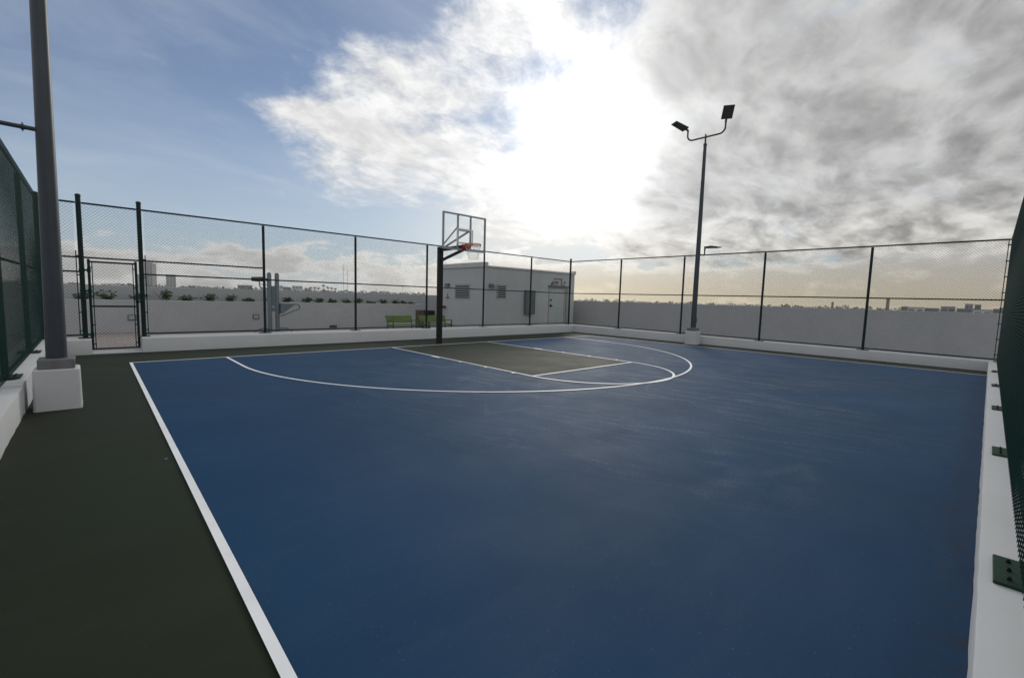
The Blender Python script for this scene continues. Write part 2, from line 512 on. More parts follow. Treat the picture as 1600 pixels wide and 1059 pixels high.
M_ALU = material('silver_frame_paint', (0.24, 0.26, 0.28), 0.4, 0.5, metal=0.25, var=0.06)
M_RIM = material('red_orange_rim_paint', (0.40, 0.035, 0.015), 0.4, 0.5, var=0.1)
M_NET = material('white_net_cord', (0.62, 0.62, 0.60), 0.8)
M_MARK = material('white_target_line', (0.62, 0.64, 0.66), 0.5)
M_LIME = material('lime_green_paint', (0.075, 0.135, 0.008), 0.4, 0.5, var=0.12, vscale=4)
M_WOOD = material('brown_slat_panel', (0.085, 0.050, 0.038), 0.55, var=0.25, vscale=5)
M_GREY = material('grey_machine_paint', (0.13, 0.16, 0.18), 0.45, 0.5, var=0.08)
M_DARK = material('dark_rubber', (0.03, 0.032, 0.035), 0.6)
M_PANEL = material('grey_cabinet_paint', (0.11, 0.13, 0.13), 0.45, 0.5, var=0.08)
M_LOUV = material('louvre_blade_paint', (0.36, 0.37, 0.37), 0.5)
M_VOID = material('dark_vent_opening', (0.012, 0.013, 0.013), 0.9)
M_REDV = material('dark_red_valve', (0.10, 0.012, 0.012), 0.4, var=0.1)
M_SIGNW = material('sign_white', (0.48, 0.46, 0.46), 0.5)
M_SIGNR = material('sign_red', (0.22, 0.06, 0.065), 0.5)
M_DOOR = material('door_paint', (0.40, 0.44, 0.44), 0.5, var=0.05)
M_LEAF = material('shrub_leaf', (0.045, 0.09, 0.018), 0.5, 0.4, var=0.45, vscale=7)
M_STEM = material('shrub_stem', (0.09, 0.07, 0.04), 0.8)
M_SOIL = material('planter_soil', (0.05, 0.04, 0.03), 0.95, var=0.3, vscale=8)
M_FAR = material('far_tree_leaf', (0.06, 0.075, 0.035), 0.7, 0.2, var=0.4, vscale=0.08)
M_TRUNK = material('far_trunk', (0.10, 0.08, 0.06), 0.9)
M_TOWER = material('far_tower_concrete', (0.34, 0.34, 0.35), 0.8, var=0.05, vscale=0.1)
M_TOWER2 = material('far_tower_pale', (0.50, 0.44, 0.41), 0.8, var=0.05, vscale=0.1)
M_FWHITE = material('far_building_white', (0.56, 0.57, 0.60), 0.8, var=0.08, vscale=0.1)
M_FGREY = material('far_building_grey', (0.22, 0.22, 0.23), 0.8, var=0.08, vscale=0.1)
M_FDARK = material('far_building_dark', (0.07, 0.075, 0.08), 0.8, var=0.1, vscale=0.1)
M_FBRICK = material('far_brick', (0.15, 0.095, 0.06), 0.8, var=0.15, vscale=0.4)
M_WIN = material('far_window_glass', (0.06, 0.07, 0.08), 0.25, 0.5)

def glass():
    m = bpy.data.materials.new('clear_board_glass'); m.use_nodes = True
    nt = m.node_tree; nt.nodes.clear(); T = NT(nt)
    tr = T.n('ShaderNodeBsdfTransparent'); tr.inputs[0].default_value = (0.955, 0.965, 0.96, 1)
    gl = T.n('ShaderNodeBsdfGlossy'); gl.inputs['Roughness'].default_value = 0.03
    fr = T.n('ShaderNodeFresnel'); fr.inputs[0].default_value = 1.35
    mx = T.n('ShaderNodeMixShader')
    nt.links.new(T.mul(fr.outputs[0], 0.8), mx.inputs[0])
    nt.links.new(tr.outputs[0], mx.inputs[1]); nt.links.new(gl.outputs[0], mx.inputs[2])
    o = T.n('ShaderNodeOutputMaterial'); nt.links.new(mx.outputs[0], o.inputs[0])
    return m
M_GLASS = glass()

# ------------------------------------------------------------------ layout (metres; origin under the middle of the baseline)
XL, XR = -7.71, 7.71            # sidelines
KL, KR, KB, KN = -8.89, 8.95, 1.91, -12.055      # inner kerb faces
FL, FR, FB, FN = -9.08, 9.14, 2.42, -12.240      # fence planes
HT, HM, HG = 3.44, 1.88, 2.21                    # top rail, middle rail, gate header
GX0, GX1 = -8.39, -7.327                         # gate posts
def kr_h(y): return 0.34 - 0.08 * (KB - y) / (KB - KN)      # right kerb falls towards the near corner
def kl_h(y): return 0.32 if y < -4.15 else 0.36

# ------------------------------------------------------------------ ground, terrace and court
g = MB()
n = 48
g.add([(0, 0, -9)] + [(1050 * math.cos(2 * math.pi * k / n), 1050 * math.sin(2 * math.pi * k / n), -9) for k in range(n)],
      [(0, 1 + k, 1 + (k + 1) % n) for k in range(n)])
tag(g.build('ground', M_CITY), kind='structure')
HAZE = 0.00036
tag(MB().box(-16, 12.2, -13.2, 9.6, -8.9, -0.012).build('roof_terrace', M_PAVE), kind='structure')
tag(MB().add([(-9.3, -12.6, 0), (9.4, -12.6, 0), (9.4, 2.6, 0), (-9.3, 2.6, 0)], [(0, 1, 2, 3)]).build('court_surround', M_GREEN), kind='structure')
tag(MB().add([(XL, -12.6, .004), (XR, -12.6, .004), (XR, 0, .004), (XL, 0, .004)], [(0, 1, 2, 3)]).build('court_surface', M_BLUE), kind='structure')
tag(MB().add([(-1.83, -5.8, .008), (1.83, -5.8, .008), (1.83, 0, .008), (-1.83, 0, .008)], [(0, 1, 2, 3)]).build('free_throw_lane', M_GREEN), kind='structure')
ln = MB()
Z = 0.012
def rect(x0, x1, y0, y1):
    ln.add([(x0, y0, Z), (x1, y0, Z), (x1, y1, Z), (x0, y1, Z)], [(0, 1, 2, 3)])
def ring(cx, cy, r, wd, a0, a1, n):
    V = []; F = []
    for i in range(n + 1):
        a = a0 + (a1 - a0) * i / n
        for q in (r - wd / 2, r + wd / 2):
            V.append((cx + q * math.cos(a), cy + q * math.sin(a), Z))
    for i in range(n):
        F.append((2 * i, 2 * i + 1, 2 * i + 3, 2 * i + 2))
    ln.add(V, F)
W = 0.05
rect(XL - W / 2, XL + W / 2, -12.6, W / 2)
rect(XR - W / 2, XR + W / 2, -12.6, W / 2)
rect(XL + W / 2, XR - W / 2, -W / 2, W / 2)
for sx in (-1, 1):
    a, b = sorted((sx * (1.83 - W / 2), sx * (1.83 + W / 2)))
    rect(a, b, -5.8 - W / 2, -W / 2)
    e = lambda o0, o1: sorted((sx * (1.83 + W / 2 + o0), sx * (1.83 + W / 2 + o1)))
    q = e(0, 0.07); rect(q[0], q[1], -2.58, -2.24)
    for yy in (-3.45, -4.40, -5.30):
        q = e(0, 0.07); rect(q[0], q[1], yy - 0.03, yy + 0.03)
    a, b = sorted((sx * (6.02 - W / 2), sx * (6.02 + W / 2)))
    rect(a, b, -1.575, -W / 2)
rect(-1.83 + W / 2, 1.83 - W / 2, -5.8 - W / 2, -5.8 + W / 2)
ring(0, -1.575, 6.02, W, math.pi, 2 * math.pi, 120)
Z = 0.0135
ring(0, -5.8 - W / 2, 1.83, W, math.pi, 2 * math.pi, 64)
tag(ln.build('court_lines', M_LINE), kind='structure')

# ------------------------------------------------------------------ kerb walls
def kerb(name, label, p0, p1, nrm, width, hfun, seg, parts=None):
    """low hand-plastered wall: inner face on p0-p1, body on the nrm side"""
    p0, p1, nrm = Vector(p0), Vector(p1), Vector(nrm)
    r = 0.011
    rings = []
    rr = random.Random(name + label)
    for i in range(seg + 1):
        t = i / seg
        p = p0.lerp(p1, t)
        hh = hfun(p) + rr.uniform(-.0015, .0015)
        j0 = rr.uniform(-.003, .003); j1 = rr.uniform(-.002, .002)
        prof = [(j0 - .004, -0.03), (j0, 0.012), (j1, hh - r), (j1 + r * .3, hh - r * .3), (j1 + r, hh), (width - r, hh), (width, hh - r), (width, -0.03)]
        rings.append([tuple(Vector((p.x, p.y, 0)) + nrm * a + Vector((0, 0, b))) for a, b in prof])
    o = MB().loft(rings).build(name, M_KERB, smooth=True)
    return tag(o, label, 'low wall')
kerb('kerb_wall', 'low white kerb wall under the far fence behind the hoop', (GX1 - 0.07, KB, 0), (KR + .5, KB, 0), (0, 1, 0), 0.75, lambda p: 0.34, 90)
kerb('kerb_wall', 'short white kerb stub left of the gate, behind the grey lamp pole', (-9.4, KB, 0), (GX0 + 0.10, KB, 0), (0, 1, 0), 0.75, lambda p: 0.335, 8)
kerb('kerb_wall', 'low white kerb wall under the right fence with a lamp pole base before it', (KR, KB, 0), (KR, KN + .0, 0), (1, 0, 0), 0.45, lambda p: kr_h(p.y), 90)
kerb('kerb_wall', 'low white kerb wall in the right foreground with green base plates on it', (KR + 0.45, KN, 0), (-9.4, KN, 0), (0, -1, 0), 0.42, lambda p: 0.26 + 0.03 * (KR - p.x) / 18, 120)
kl = kerb('kerb_wall', 'low white kerb wall along the left fence beside the near lamp pole', (KL, KN, 0), (KL, -4.15, 0), (-1, 0, 0), 0.45, lambda p: 0.32, 50)
kerb('kerb_wall', 'slightly raised far stretch of the left kerb wall, hidden by the lamp pole base', (KL + .006, -4.15, 0), (KL + .006, KB, 0), (-1, 0, 0), 0.45, lambda p: 0.355 + 0.02 * (p.y + 4.15) / 6, 40)
tag(MB().box(GX0 + .10, GX1 - .07, KB + .02, KB + .62, -0.02, 0.022).build('gate_threshold', M_KERB, bevel=.006), 'flat white concrete sill under the gate', 'threshold')

# ------------------------------------------------------------------ chain link fences
WR, PX = 0.0020, 0.036       # wire radius, wire pitch
def wire_mesh(name, origin, ax, length, z0, z1, off, parent, zfun=None):
    """woven zigzag wires in the plane through origin along ax; off is the outward normal"""
    ax = np.array(ax, float); nr = np.array(off, float); o = np.array(origin, float)
    nw = max(1, int(round(length / PX))); p = length / nw
    nz = max(2, int(round((z1 - z0) / PX)))
    i = np.arange(nw)[:, None]; j = np.arange(nz + 1)[None, :]
    s = (i + ((i + j) % 2)) * p
    side = np.where((i + j) % 2 == 1, 1.0, -1.0) * 0.0032
    zz = z0 + (z1 - z0) * j / nz + 0 * s
    if zfun is not None:      # kerb falls: squeeze the lowest part
        base = zfun(s)
        zz = base + (z1 - base) * (zz - z0) / (z1 - z0)
    P = o[None, None, :] + s[..., None] * ax + side[..., None] * nr
    P = P.copy(); P[..., 2] = zz
    q = np.stack([ax * WR * 1.35, nr * WR, -ax * WR * 1.35, -nr * WR])
    V = (P[:, :, None, :] + q[None, None]).reshape(-1, 3)
    npt = nz + 1
    base = (np.arange(nw)[:, None] * npt + np.arange(nz)[None, :]).reshape(-1)
    k = np.arange(4)
    a = base[:, None] * 4 + k; b = base[:, None] * 4 + (k + 1) % 4
    F = np.stack([a, b, b + 4, a + 4], -1).reshape(-1, 4)
    me = bpy.data.meshes.new(name)
    loc = np.array(parent.location)
    V = V - loc
    me.vertices.add(len(V)); me.vertices.foreach_set('co', V.astype(np.float32).ravel())
    me.loops.add(F.size); me.loops.foreach_set('vertex_index', F.astype(np.int32).ravel())
    me.polygons.add(len(F))
    me.polygons.foreach_set('loop_start', np.arange(0, F.size, 4, dtype=np.int32))
    me.polygons.foreach_set('loop_total', np.full(len(F), 4, dtype=np.int32))
    me.update(calc_edges=True)
    me.materials.append(M_FENCE)
    ob = bpy.data.objects.new(name, me); col.objects.link(ob); ob.parent = parent
    return ob

def post(parent, x, y, z0, z1, r=0.037, plate=None, cap=True, bolts=0):
    L = parent.location
    m = MB().tube([(x, y, z0), (x, y, z1)], r, 14)
    o = m.build('post', M_POST, parent, smooth=True, off=L)
    if cap:
        c = MB().tube([(x, y, z1 - .03), (x, y, z1 + .006), (x, y, z1 + .022), (x, y, z1 + .03)], [r + .005, r + .005, r * .8, r * .25], 14)
        c.build('cap', M_POST, o, smooth=True, off=L)
    if plate:
        dx, dy = plate
        b = MB().box(x - dx / 2, x + dx / 2, y - dy / 2, y + dy / 2, z0 + .001, z0 + .015)
        b.build('base_plate', M_PLATE, o, bevel=.003, off=L)
        for sx in (-1, 0, 1) if bolts else ():
            for sy in (-1, 1):
                if dx < dy:
                    bx, by = x + sy * dx * .30, y + sx * dy * .32
                else:
                    bx, by = x + sx * dx * .32, y + sy * dy * .30
                h = MB().tube([(bx, by, z0 + .0152), (bx, by, z0 + .026), (bx, by, z0 + .0261), (bx, by, z0 + .033)], [.010, .010, .006, .005], 6)
                h.build('bolt', M_BOLT, o, off=L)
    return o

def rail(parent, a, b, r=0.0215, name='rail'):
    return MB().tube([a, b], r, 10).build(name, M_POST, parent, smooth=True, off=parent.location)

def tension_bar(parent, x, y, z0, z1, px, py):
    """thin rod with clips that tie the mesh to a post at px, py"""
    m = MB().tube([(x, y, z0), (x, y, z1)], 0.010, 6)
    k = max(3, int((z1 - z0) / 0.36))
    for i in range(k):
        zz = z0 + .12 + (z1 - z0 - .24) * i / (k - 1)
        m.box(min(x, px) - .012, max(x, px) + .012, min(y, py) - .018, max(y, py) + .018, zz - .012, zz + .012)
    return m.build('tension_bar', M_FENCE, parent, off=parent.location)

# far fence behind the hoop
fb = thing('chain_link_fence', 'tall dark green chain link fence with the gate, behind the hoop', 'fence', (0, FB, 0), group='green chain link fences')
KZ = 0.34
for x in (-4.591, -1.866, 0.869, 3.604, 6.372):
    post(fb, x, FB, KZ, HT - .03, .036, (.30, .20), cap=False)
post(fb, GX0, FB, KZ, HT + .17, .047, (.24, .20))
post(fb, GX1, FB, KZ, HT + .17, .047, (.24, .20))
post(fb, FL + .02, FB, KZ, HT + .10, .045)
post(fb, FR, FB, KZ, HT + .12, .045, (.22, .20))
for a, b in ((FL, GX0 - .05), (GX0 + .05, GX1 - .05), (GX1 + .05, FR)):
    rail(fb, (a, FB, HT), (b, FB, HT), name='top_rail')
for a, b in ((FL, GX0 - .047), (GX1 + .047, FR)):
    rail(fb, (a, FB, HM), (b, FB, HM), .019, 'middle_rail')
    rail(fb, (a, FB, KZ + .07), (b, FB, KZ + .07), .019, 'bottom_rail')
for a, b in ((FL, GX0 - .047), (GX0 + .047, GX1 - .047), (GX1 + .047, -4.63)):
    rail(fb, (a, FB, HG), (b, FB, HG), .019, 'gate_header_rail')
MY = FB + .045
wire_mesh('wire_mesh', (FL, MY, 0), (1, 0, 0), GX0 - .09 - FL, KZ + .05, HT + .03, (0, 1, 0), fb)
wire_mesh('wire_mesh', (GX0 - .05, MY, 0), (1, 0, 0), GX1 - GX0 + .10, HG - .02, HT + .03, (0, 1, 0), fb)
wire_mesh('wire_mesh', (GX1 + .09, MY, 0), (1, 0, 0), FR - GX1 - .09, KZ + .05, HT + .03, (0, 1, 0), fb)
tension_bar(fb, GX0 - .085, MY - .01, KZ + .05, HG + .15, GX0 - .05, FB)
tension_bar(fb, GX1 + .085, MY - .01, KZ + .05, HG + .15, GX1 + .05, FB)

# gate
gt = thing('chain_link_gate', 'closed green chain link gate with one mid bar in the far fence', 'gate', ((GX0 + GX1) / 2, FB, 0))
gx0, gx1, gz0, gz1 = -8.272, -7.432, 0.075, 2.13
gf = MB()
for x in (gx0, gx1):
    gf.tube([(x, FB, gz0 - .02), (x, FB, gz1 + .05)], .026, 12)
for z in (gz0, 1.085, gz1 - .01):
    gf.tube([(gx0, FB, z), (gx1, FB, z)], .021, 10)
gf.build('gate_frame', M_POST, gt, smooth=True, off=gt.location)
wire_mesh('wire_mesh', (gx0 + .06, FB + .028, 0), (1, 0, 0), gx1 - gx0 - .12, gz0 + .02, gz1 - .02, (0, 1, 0), gt)
tension_bar(gt, gx0 + .055, FB + .02, gz0, gz1 - .02, gx0 + .02, FB)
tension_bar(gt, gx1 - .055, FB + .02, gz0, gz1 - .02, gx1 - .02, FB)
for z in (0.42, 1.44, 1.92):
    MB().box(GX0 + .04, gx0 - .015, FB - .035, FB + .0, z - .02, z + .02).tube([(gx0, FB, z - .05), (gx0, FB, z + .05)], .035, 10).tube([(GX0, FB, z - .03), (GX0, FB, z + .03)], .054, 12).build('hinge', M_FENCE, gt, off=gt.location)
MB().box(gx1 + .01, GX1 - .04, FB - .02, FB + .02, 1.19, 1.215).tube([(gx1, FB, 1.17), (gx1, FB, 1.24)], .036, 10).box(GX1 - .06, GX1 - .03, FB - .06, FB + .06, 1.18, 1.23).build('latch', M_FENCE, gt, off=gt.location)

# right fence
fr = thing('chain_link_fence', 'tall dark green chain link fence along the right side of the court', 'fence', (FR, -5, 0), group='green chain link fences')
for y in (-0.5, -3.445, -6.40, -9.37):
    post(fr, FR, y, kr_h(y), HT - .03, .036, (.20, .30), cap=False)
rail(fr, (FR, FB, HT), (FR, FN, HT), name='top_rail')
rail(fr, (FR, FB, HM), (FR, FN, HM), .019, 'middle_rail')
rail(fr, (FR, FB, kr_h(FB) + .06), (FR, FN, kr_h(FN) + .06), .019, 'bottom_rail')
wire_mesh('wire_mesh', (FR + .045, FB, 0), (0, -1, 0), FB - FN - .06, .38, HT + .03, (1, 0, 0), fr, zfun=lambda s: 0.04 + 0.34 - 0.08 * s / (FB - FN))
tension_bar(fr, FR + .03, FN + .09, .32, HT - .02, FR, FN + .05)

# near fence in the right foreground
fn = thing('chain_link_fence', 'near chain link fence seen edge on at the right border of the photo', 'fence', (0, FN, 0), group='green chain link fences')
KN_H = lambda x: 0.26 + 0.03 * (KR - x) / 18
for x in (-7.78, -5.00, -2.20, 0.56, 3.32, 6.10):
    post(fn, x, FN, KN_H(x), HT - .03, .036, (.34, .27), cap=False, bolts=1)
post(fn, FR, FN, KN_H(FR), HT + .06, .045, (.22, .20))
rail(fn, (FL, FN, HT), (FR, FN, HT), name='top_rail')
rail(fn, (FL, FN, HM), (FR, FN, HM), .019, 'middle_rail')
rail(fn, (FL, FN, .36), (FR, FN, .32), .019, 'bottom_rail')
wire_mesh('wire_mesh', (FL, FN + .044, 0), (1, 0, 0), FR - FL, .30, HT + .03, (0, -1, 0), fn, zfun=lambda s: 0.325 - 0.03 * s / 18.2)

# left fence
fl = thing('chain_link_fence', 'dark green chain link fence on the left behind the near lamp pole', 'fence', (FL, -5, 0), group='green chain link fences')
for y in (-0.6, -3.55, -6.45, -9.35):
    post(fl, FL, y, kl_h(y) + (.012 if y > -4.15 else 0), HT - .03, .036, (.29, .34), cap=False, bolts=1)
post(fl, FL, FN, .30, HT + .06, .045, (.2, .2))
rail(fl, (FL, FB, HT), (FL, FN, HT), name='top_rail')
rail(fl, (FL, FB, HM), (FL, FN, HM), .019, 'middle_rail')
rail(fl, (FL, FB, .43), (FL, FN, .39), .019, 'bottom_rail')
wire_mesh('wire_mesh', (FL + .044, FB, 0), (0, -1, 0), FB - FN, .40, HT + .03, (-1, 0, 0), fl, zfun=lambda s: 0.405 - 0.05 * s / 14.6)

# ------------------------------------------------------------------ floodlight poles (local: court lies on -X)
def rounded_square(hw, r, z, n=6):
    P = []
    for cx, cy, a0 in ((1, 1, 0), (-1, 1, 90), (-1, -1, 180), (1, -1, 270)):
        for i in range(n + 1):
            a = R(a0 + 90 * i / n)
            P.append((cx * (hw - r) + r * math.cos(a), cy * (hw - r) + r * math.sin(a), z))
    return P

def lamp_head(root, base, dirv, L=0.56, Wd=0.37, T=0.07, stem_from=None):
    d = Vector(dirv).normalized()
    side = d.cross(Vector((0, 0, 1))).normalized()
    upv = side.cross(d).normalized()
    b = Vector(base)
    def P(l, w, t): return b + d * l + side * w + upv * t
    hd = MB()
    hd.hexa([P(.10, -Wd / 2, -T / 2), P(.10 + L, -Wd / 2, -T * .3), P(.10 + L, Wd / 2, -T * .3), P(.10, Wd / 2, -T / 2),
             P(.10, -Wd / 2 * .96, T / 2), P(.10 + L, -Wd / 2 * .96, T * .12), P(.10 + L, Wd / 2 * .96, T * .12), P(.10, Wd / 2 * .96, T / 2)])
    h = hd.build('lamp_head', M_LAMP, root, bevel=.012)
    fins = MB()
    for i in range(7):
        y = -Wd * .34 + Wd * .68 * i / 6
        fins.hexa([P(.14, y - .006, T * .30), P(.14 + L * .55, y - .006, T * .2), P(.14 + L * .55, y + .006, T * .2), P(.14, y + .006, T * .30),
                   P(.14, y - .006, T * .75), P(.14 + L * .55, y - .006, T * .50), P(.14 + L * .55, y + .006, T * .50), P(.14, y + .006, T * .75)])
    fins.build('cooling_fins', M_LAMP, h)
    ls = MB().hexa([P(.16, -Wd * .40, -T * .52), P(.06 + L, -Wd * .40, -T * .40), P(.06 + L, Wd * .40, -T * .40), P(.16, Wd * .40, -T * .52),
                    P(.16, -Wd * .40, -T * .30), P(.06 + L, -Wd * .40, -T * .20), P(.06 + L, Wd * .40, -T * .20), P(.16, Wd * .40, -T * .30)])
    ls.build('lens', M_LENS, h)
    kn = MB().tube([b - Vector((0, 0, .10)), b, b + d * .13], [.032, .040, .034], 10)
    kn.build('knuckle', M_LAMP, h, smooth=True)
    return h

def light_pole(loc, rz, label):
    t = thing('floodlight_pole', label, 'light pole', loc, rz, 'floodlight poles')
    rings = []
    rr = random.Random(5)
    for z, s in ((-.02, .222), (.0, .220), (.04, .217), (.25, .214), (.47, .210), (.500, .208), (.510, .198)):
        rings.append(rounded_square(s, .035, z))
    MB().loft(rings).build('concrete_base', M_KERB, t, smooth=True)
    sh = MB().box(-.168, .168, -.168, .168, .511, .635)
    sho = sh.build('shoe_cover', M_SHOE, t, bevel=.012)
    MB().box(-.171, -.165, -.014, .004, .53, .62).build('seam', M_BOLT, sho)
    MB().tube([(0, 0, .60), (0, 0, 2.5), (0, 0, 5.0), (0, 0, 7.42)], [.100, .089, .074, .057], 24).build('shaft', M_POLE, t, smooth=True)
    MB().tube([(0, 0, 7.40), (0, 0, 7.45), (0, 0, 7.47)], [.068, .068, .05], 16).tube([(0, 0, 7.46), (0, 0, 7.78), (0, 0, 7.81)], [.032, .032, .012], 12).build('tenon', M_LAMP, t, smooth=True)
    MB().box(.0, .112, -.05, .05, .82, 1.02, rz=R(-55), c=(0, 0)).build('handhole_cover', M_POLE, t, bevel=.006)
    pts = []
    r = .20; hl = .50
    pts += [Vector((0, -hl - .20, 7.99))] + arc((0, -hl, 7.70 + r), r, R(180), R(270), 8, (0, 1, 0), (0, 0, 1))
    pts += [Vector((0, 0, 7.70))]
    pts += arc((0, hl, 7.70 + r), r, R(270), R(360), 8, (0, 1, 0), (0, 0, 1)) + [Vector((0, hl + .20, 7.99))]
    MB().tube(pts, .030, 12).build('cross_arm', M_LAMP, t, smooth=True)
    lamp_head(t, (0, .70, 8.10), (-.85, .50, .36))
    lamp_head(t, (0, -.70, 8.10), (-.85, -.50, .52))
    # lower arm that reaches out over the fence
    a = [(0.06, 0, 3.42), (.42, 0, 3.42)] + [tuple(p) for p in arc((.44, 0, 3.54), .12, R(270), R(360), 6, (1, 0, 0), (0, 0, 1))] + [(.56, 0, 3.68)]
    ar = MB().tube(a, .026, 10).tube([(.17, 0, 3.42), (.20, 0, 3.42)], .034, 10).build('side_arm', M_POLE, t, smooth=True)
    MB().tube([(.185, 0, 3.37), (.185, 0, 3.47)], .007, 6).build('bolt', M_BOLT, ar)
    lamp_head(t, (.56, 0, 3.74), (.80, -.60, 0.02), .50, .34, .07)
    return t
lpR = light_pole((8.6, -4.22, 0), 0, 'grey floodlight pole by the right fence with twin lamp heads against the clouds')
lpL = copy_tree(lpR)
lpL.location = (-8.6, -3.92, 0)
lpL.rotation_euler = (0, R(-0.45), math.pi)
lpL['label'] = 'thick grey floodlight pole on a white block beside the left fence'

# ------------------------------------------------------------------ basketball hoop
hp = thing('basketball_hoop', 'basketball hoop with glass backboard on a black square post', 'basketball hoop', (0.017, 0.29, 0))
O = hp.location
bx0, bx1, bz0, bz1, by = -0.83, 0.76, 2.925, 3.985, -1.08
bxm = (bx0 + bx1) / 2
MB().box(-.058, .092, .215, .365, -.02, 3.13).build('post', M_BLACK, hp, bevel=.012, off=O)
f = MB()
f.box(bx0, bx1, by - .012, by + .035, bz1 - .045, bz1).box(bx0, bx1, by - .012, by + .035, bz0, bz0 + .06)
f.box(bx0, bx0 + .05, by - .0125, by + .0355, bz0 + .06, bz1 - .045).box(bx1 - .05, bx1, by - .0125, by + .0355, bz0 + .06, bz1 - .045)
bf = f.build('backboard_frame', M_ALU, hp, bevel=.004, off=O)
MB().box(bx0 + .05, bx1 - .05, by + .004, by + .016, bz0 + .06, bz1 - .045).build('glass_pane', M_GLASS, hp, off=O)
tm = MB()
tx0, tx1, tz0, tz1 = bxm - .305, bxm + .305, 3.12, 3.57
for q in ((tx0, tx1, tz1 - .05, tz1), (tx0, tx1, tz0, tz0 + .05), (tx0, tx0 + .05, tz0 + .05, tz1 - .05), (tx1 - .05, tx1, tz0 + .05, tz1 - .05)):
    tm.box(q[0], q[1], by + .0005, by + .0035, q[2], q[3])
tm.build('target_square', M_MARK, hp, off=O)
sp = MB()
for x in (bxm - .235, bxm + .235):
    sp.box(x - .022, x + .022, by + .022, by + .066, bz0 + .06, bz1 - .045)
sp.box(bxm - .235, bxm + .235, by + .024, by + .064, 3.50, 3.54)
sp.build('rear_support', M_ALU, hp, off=O)
xs = (-.02, .055)
am = MB()
am.bar((.017, .28, 3.04), (bxm, by + .07, 3.06), .09, .10)
am.build('main_arm', M_BLACK, hp, bevel=.006, off=O)
MB().bar((.017, .22, 2.70), (bxm, by + .10, 2.955), .075, .075).build('lower_brace', M_BLACK, hp, bevel=.006, off=O)
br = MB()
br.bar((-.03, .22, 3.09), (bxm - .235, by + .07, 3.60), .03, .03)
br.bar((.06, .22, 3.09), (bxm + .235, by + .07, 3.55), .045, .045)
br.build('upper_brace', M_ALU, hp, off=O)
bo = MB()
for z in (2.6, 2.72, 3.0, 3.08):
    bo.tube([(-.07, .29, z), (.104, .29, z)], .012, 6)
bo.build('bolt', M_BOLT, hp, off=O)
rz_, rr_ = 3.09, 0.229
rc = (bxm, by - .17 - rr_)
mt = MB().box(bxm - .11, bxm + .11, by - .022, by - .013, 2.93, 3.11)
mt.hexa([(bxm - .075, by - .20, 3.02), (bxm + .075, by - .20, 3.02), (bxm + .075, by - .02, 2.94), (bxm - .075, by - .02, 2.94),
         (bxm - .095, by - .20, 3.085), (bxm + .095, by - .20, 3.085), (bxm + .095, by - .02, 3.085), (bxm - .095, by - .02, 3.085)])
mt.build('rim_mount', M_RIM, hp, bevel=.004, off=O)
rm = MB().tube([(rc[0] + rr_ * math.cos(2 * math.pi * k / 40), rc[1] + rr_ * math.sin(2 * math.pi * k / 40), rz_) for k in range(40)], .0135, 10, closed=True)
rm.tube([(rc[0] + rr_ * math.cos(2 * math.pi * k / 40), rc[1] + rr_ * math.sin(2 * math.pi * k / 40), rz_ - .035) for k in range(40)], .008, 8, closed=True)
rim = rm.build('rim', M_RIM, hp, smooth=True, off=O)
net = MB()
for s in (0, 1):
    for k in range(12):
        pts = []
        for i in range(0, 9):
            t = i / 8
            r = rr_ * (1 - .42 * t + .06 * max(0, t - .7)) + rng.uniform(-.006, .006)
            zz = rz_ - .03 - .40 * t - rng.uniform(0, .012)
            a = 2 * math.pi * (k + (1 if s else -1) * i * .5) / 12 + .08 * math.sin(i * 2.1 + k)
            pts.append((rc[0] + .02 * t + r * math.cos(a), rc[1] + r * math.sin(a), zz))
        net.tube(pts, .0028, 5)
net.build('net', M_NET, hp, off=O)

# ------------------------------------------------------------------ roof shed
X0, X1, Y0, Y1 = 4.95, 11.42, 4.0, 7.45
sd = thing('roof_shed', 'white stucco equipment shed on the roof with louvred vents and a door', 'shed', ((X0 + X1) / 2, Y0, 0))
O = sd.location
MB().box(X0, X1, Y0, Y1, -.01, 2.95).build('wall', M_SHED, sd, off=O)
cp_ = MB().box(X0 - .06, X0 + .16, Y0 - .05, Y1, 2.951, 3.175)
cp_.hexa([(X0 + .16, Y0 - .045, 2.951), (X1 + .05, Y0 - .045, 2.951), (X1 + .05, Y0 + .20, 2.951), (X0 + .16, Y0 + .20, 2.951),
          (X0 + .16, Y0 - .045, 3.02), (X1 + .05, Y0 - .045, 3.05), (X1 + .05, Y0 + .20, 3.12), (X0 + .16, Y0 + .20, 3.05)])
cp_.box(X1 - .12, X1 + .055, Y0 - .05, Y1, 2.953, 3.135)
cp_.build('roof_coping', M_COPE, sd, bevel=.008, off=O)
